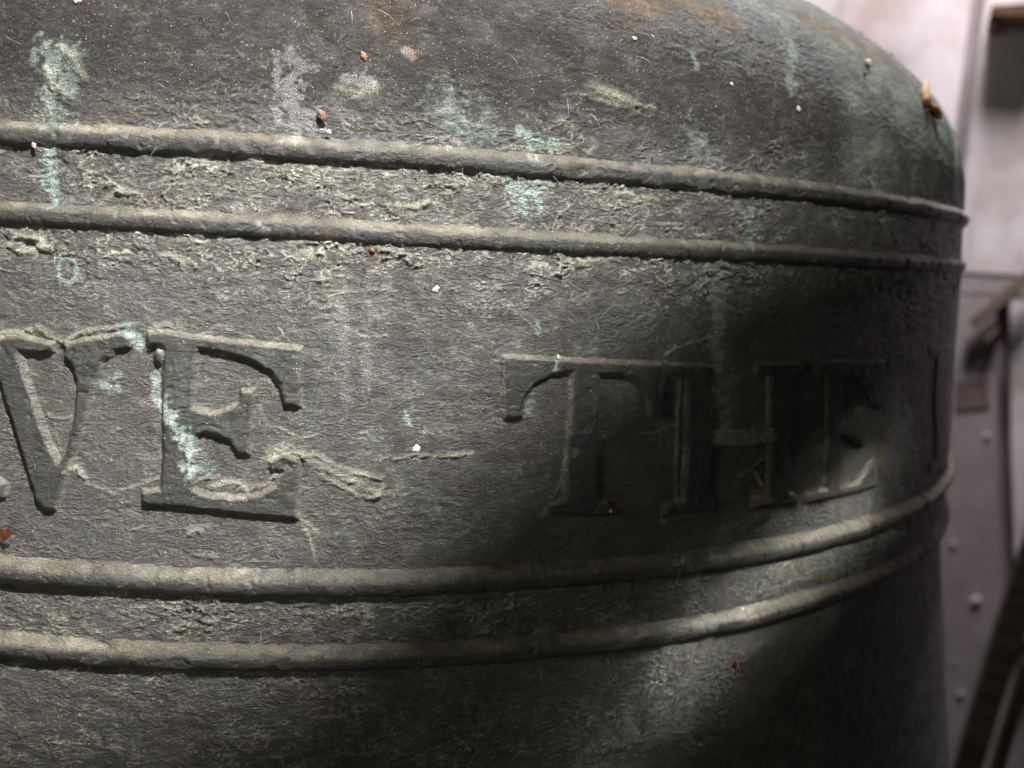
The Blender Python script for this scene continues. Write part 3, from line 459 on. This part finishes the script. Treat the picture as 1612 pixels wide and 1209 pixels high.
# ------------------------------------------------------------------ small things caught on the bell
def rock(name, sv, size, mat, seed, flat=.6, aspect=1.0, rot=0.0, sub=3, rough=.3):
    rnd = random.Random(seed); p, a, b_, n = sframe(sv); r = size*.60/1000
    bm = bmesh.new(); bmesh.ops.create_icosphere(bm, subdivisions=sub, radius=1)
    off = [rnd.uniform(0, 9) for _ in range(3)]
    for v in bm.verts:
        q = v.co*2.1 + Vector(off); from mathutils import noise as mn
        v.co *= 1 + rough*mn.noise(q) + .5*rough*mn.noise(q*2.7); v.co.x *= aspect; v.co.z *= flat
    for f in bm.faces: f.smooth = True
    for v in bm.verts: v.co *= r
    me = bpy.data.meshes.new(name); bm.to_mesh(me); bm.free(); o = link(name, me, mat)
    a2 = (a*math.cos(rot) + b_*math.sin(rot)); b2 = n.cross(a2)
    o.matrix_world = Matrix(((a2.x, b2.x, n.x, p.x), (a2.y, b2.y, n.y, p.y), (a2.z, b2.z, n.z, p.z), (0, 0, 0, 1))) @ Matrix.Translation((0, 0, r*flat*.45 + .0002)); return o
def tubes(name, paths, mat, parent=None, sides=6):
    """paths: lists of (point, radius m)"""
    bm = bmesh.new()
    for path in paths:
        prev = None
        for i, (p, r) in enumerate(path):
            q = path[min(i+1, len(path)-1)][0] - path[max(i-1, 0)][0]; q.normalize(); u = q.orthogonal().normalized(); w = q.cross(u)
            cur = [bm.verts.new(p + (u*math.cos(k*2*math.pi/sides) + w*math.sin(k*2*math.pi/sides))*r) for k in range(sides)]
            if prev:
                for k in range(sides): bm.faces.new((prev[k], prev[(k+1) % sides], cur[(k+1) % sides], cur[k]))
            else: bm.faces.new(cur[::-1])
            prev = cur
        bm.faces.new(prev)
    bmesh.ops.recalc_face_normals(bm, faces=bm.faces)
    for f in bm.faces: f.smooth = True
    me = bpy.data.meshes.new(name); bm.to_mesh(me); bm.free(); return link(name, me, mat, parent)
def lift(sv, h): return spt(sv, h)
M_HUSK = simple("orange_husk", (.22, .10, .03), (.42, .23, .09), 700, .85, .0003)
M_BROWN = simple("brown_crumb", (.09, .05, .035), (.22, .13, .09), 900, .8, .0003)
M_PINK = simple("pinkish_chip", (.30, .22, .22), (.58, .46, .45), 700, .6, .0003)
M_WHITE = simple("white_flake", (.38, .37, .39), (.66, .64, .67), 500, .5, .0003)
M_COPPER = simple("copper_leaf", (.45, .19, .11), (.72, .40, .28), 400, .45, .0003)
M_RED = simple("dark_red_shell", (.10, .012, .008), (.22, .03, .018), 600, .35, .0002)
M_HAIR = simple("pale_fibre", (.45, .43, .42), (.65, .62, .60), 300, .5, 0)
# orange husk: two ringed, tapering segments with a kink between them
hk = bpy.data.objects.new("insect_husk", None); COL.objects.link(hk); hk.location = spt((261.5, 66.1))
tag(hk, "curled orange insect husk clinging to the dome near the right edge", "husk")
def seg(pts, w, rings):
    P = [lift(p, 1.6) for p in pts]; out = []
    for i in range(rings):
        t = i/(rings-1)*(len(P)-1); k = min(int(t), len(P)-2); p = P[k].lerp(P[k+1], t-k); e = math.sin(math.pi*(.12 + .80*i/(rings-1)))**.6
        out.append((p - hk.location, w*e*(1 + .13*(i % 2))/1000))
    return [out]
tubes("segment", seg([(301.9, 86.1), (259.3, 71.8), (252.8, 65.9), (257.9, 64.9)], 1.7, 18), M_HUSK, hk, 10)
tubes("segment", seg([(259.6, 65.5), (264.7, 64.2), (266.3, 61.0)], 1.9, 14), M_HUSK, hk, 10)
# pale snail-like chip on a dark leg
sh = rock("pebble_chip", (207.2, 76.6), 2.6, M_PINK, 3, .8, 1.0); tag(sh, "pinkish rounded chip above a dark crumb high on the dome's right side", "chip")
o = rock("dark_crumb", (200.2, 70.8), 1.5, M_BROWN, 5, .7, .7, 1.2); tag(o, "dark elongated crumb just below the pinkish rounded chip on the dome", "crumb")
# copper coloured leaf scrap at the left edge
lf = bpy.data.meshes.new("leaf_scrap"); bm = bmesh.new(); base = [(-98.7, -87.5), (-97.2, -84.1), (-96.5, -86.6), (-95.3, -85.4), (-93.8, -86.0), (-91.9, -84.4), (-92.7, -87.4), (-94.5, -88.8), (-96.9, -90.4)]
hs = [1.5, 5.5, 3.0, 3.5, 4.4, 5.0, 2.6, 1.4, 1.0]; o0 = spt((-96.1, -87.7)); ctr = bm.verts.new(lift((-95.7, -87.3), 2.2) - o0); rim = [bm.verts.new(lift(p, h_) - o0) for p, h_ in zip(base, hs)]
for i in range(len(rim)): bm.faces.new((ctr, rim[i], rim[(i+1) % len(rim)]))
bmesh.ops.solidify(bm, geom=bm.faces[:], thickness=.0004); bm.to_mesh(lf); bm.free(); o = link("leaf_scrap", lf, M_COPPER); o.location = o0
tag(o, "small copper-coloured leaf scrap stuck below the V at the left edge", "leaf scrap")
# seed fluff
fl = bpy.data.objects.new("seed_fluff", None); COL.objects.link(fl); c0 = lift((105.0, -97.7), 2.4); fl.location = c0
tag(fl, "tiny white seed fluff with radiating hairs above the third moulding", "seed fluff")
rn = random.Random(4); p, a, b_, n_ = sframe((105.0, -97.7)); paths = []
for k in range(22):
    an = rn.uniform(-.35, math.pi+.35) if k < 17 else rn.uniform(math.pi, 2*math.pi); L_ = rn.uniform(2.5, 6.5)/1000; d = (a*math.cos(an) + b_*math.sin(an) + n_*rn.uniform(-.1, .5)).normalized()
    q = d.cross(n_).normalized()*rn.uniform(-.3, .3)
    paths.append([((d*t + q*t*t)*L_, .00005) for t in (0, .35, .7, 1.0)])
tubes("hairs", paths, M_HAIR, fl, 3)
bm = bmesh.new(); bmesh.ops.create_icosphere(bm, subdivisions=2, radius=.00055); me = bpy.data.meshes.new("seed"); bm.to_mesh(me); bm.free(); link("seed", me, M_WHITE, fl)
# shed insect skin on the T
sk = bpy.data.objects.new("insect_remains", None); COL.objects.link(sk); sk.location = spt((72.4, -47.8))
tag(sk, "pinkish white insect remains caught on the stem of the letter T", "insect remains")
def onto(o):
    mw = o.matrix_world.copy(); o.parent = sk; o.matrix_parent_inverse = Matrix.Translation(-sk.location); o.matrix_world = mw; return o
for i, (sv, sz, asp, rt) in enumerate([((71.7, -45.6), .75, .8, 1.4), ((72.8, -46.8), .7, .6, 1.2), ((73.1, -48.7), .55, 1.3, 1.5), ((72.8, -50.7), .5, 1.4, 1.3), ((73.6, -55.4), .35, 1.2, 1.5)]):
    o = onto(rock("fragment", sv, sz, M_PINK, 20+i, .7, asp, rt)); o.location += o.matrix_world.col[2].xyz*.0014
# dark red beetle
bt = rock("beetle", (132.4, -137.0), 1.7, M_RED, 9, .6, 1.2, .3, 3, .12); tag(bt, "dark red beetle-like speck below the lowest moulding, right of the light streak", "beetle")
items = [
 ((22.6, -13.2), 1.55, M_WHITE, "white paint flake on the plain band right of centre, below the second moulding", "flake"),
 ((18.4, -59.0), 1.5, M_WHITE, "white chalky flake sitting on the short scratch between the E and the T", "flake"),
 ((59.6, -31.9), 1.3, M_WHITE, "pale teardrop-shaped flake on the top edge of the letter T", "flake"),
 ((0.6, 49.3), 1.4, M_BROWN, "brown crumb on the dome above the crusted lump, left of the tan spot", "crumb"),
 ((-10.2, 32.2), 1.7, M_BROWN, "brown crumb just above the top moulding beside the white lime stain", "crumb"),
 ((4.4, -3.2), .9, M_BROWN, "tiny rusty crumb under the second moulding left of centre", "crumb"),
 ((84.4, 64.8), 1.0, M_PINK, "pale rounded petal scrap near the top centre of the dome", "scrap"),
 ((91.5, 66.6), 1.1, M_PINK, "thin pale sliver just right of the rounded petal scrap", "scrap"),
 ((80.8, 42.9), 1.1, M_PINK, "pinkish chip at the right end of the long raised scar on the dome", "chip"),
 ((139.1, 65.0), 1.3, M_BROWN, "brown bud-like crumb on the dome left of the green-grey bloom", "crumb"),
 ((127.9, 58.6), .8, M_BROWN, "small rusty crumb below and left of the bud-like crumb", "crumb"),
 ((119.8, 54.3), .75, M_WHITE, "tiny white chip on the dome below the small rusty crumb", "chip"),
 ((149.6, 49.7), 1.3, M_PINK, "small tan grain at the edge of the green-grey bloom", "grain"),
 ((78.7, -78.8), 1.2, M_COPPER, "orange crumb at the right end of the foot of the letter T", "crumb"),
 ((278.9, 99.9), 1.4, M_BROWN, "brown crumb on the shoulder close to the dome's right outline", "crumb"),
 ((262.7, 111.6), 1.2, M_BROWN, "brown speck on the dusty shoulder near the outline's top", "crumb"),
 ((-79.6, 60.6), 1.5, M_PINK, "pale round speck at the very top edge on the left", "speck"),
 ((-75.5, -121.2), .8, M_WHITE, "tiny white speck on the lowest moulding at the far left", "speck"),
 ((-8.5, 28.0), .9, M_PINK, "pale pink grain on the top moulding beside the brown crumb", "grain"),
 ((-88.0, 20.2), .9, M_PINK, "pink grain under the top moulding above the green run", "grain"),
 ((-53.2, -34.9), 1.5, M_BELL, None, None),
]
for i, (sv, sz, mt, lab, cat) in enumerate(items):
    rr = random.Random(100+i)
    if lab is None: continue
    asp, fl_ = rr.uniform(.6, 1.5), rr.uniform(.3, .6)
    if "sliver" in lab: asp, fl_ = .35, .4
    if "flake" in lab: fl_ = .2
    o = rock(cat if cat != "scrap" else "petal_scrap", sv, sz, mt, 40+i, fl_, asp, rr.uniform(0, 3) if "sliver" not in lab else .6, 3, .8)
    if "letter T" in lab or "top moulding" in lab or "lowest moulding at" in lab: o.location += o.matrix_world.col[2].xyz*.0014
    tag(o, lab, cat, "bits of debris stuck to the bell")
# lint: short hairs nobody could count
rn = random.Random(8); paths = []
for k in range(150):
    s_ = rn.uniform(-100, 330); v_ = rn.choice([rn.uniform(-155, 90), rn.uniform(20, 100), rn.uniform(-60, 40)]); an = rn.uniform(0, 6.28); L_ = rn.uniform(1.5, 6.5); cu = rn.uniform(-.5, .5)
    paths.append([(lift((s_ + math.cos(an+cu*t)*L_*t, v_ + math.sin(an+cu*t)*L_*t), .35 + 1.1*math.sin(t*3)), .000035) for t in (0, .33, .66, 1)])
for (x0, y0), (x1, y1) in [((-20.1, -26.1), (-18.7, -28.5)), ((-20.8, -25.6), (-19.4, -26.5)), ((84.0, 8.0), (75.6, -0.0)), ((-54.5, 38.3), (-52.4, 37.0)), ((54.1, 22.1), (58.3, 18.4)), ((125.4, 13.3), (122.9, 8.1))]:
    paths.append([(lift((x0+(x1-x0)*t, y0+(y1-y0)*t), .8 + .4*math.sin(t*3.1)), .00006) for t in (0, .33, .66, 1)])
tag(tubes("lint", paths, M_HAIR, None, 3), kind="stuff")
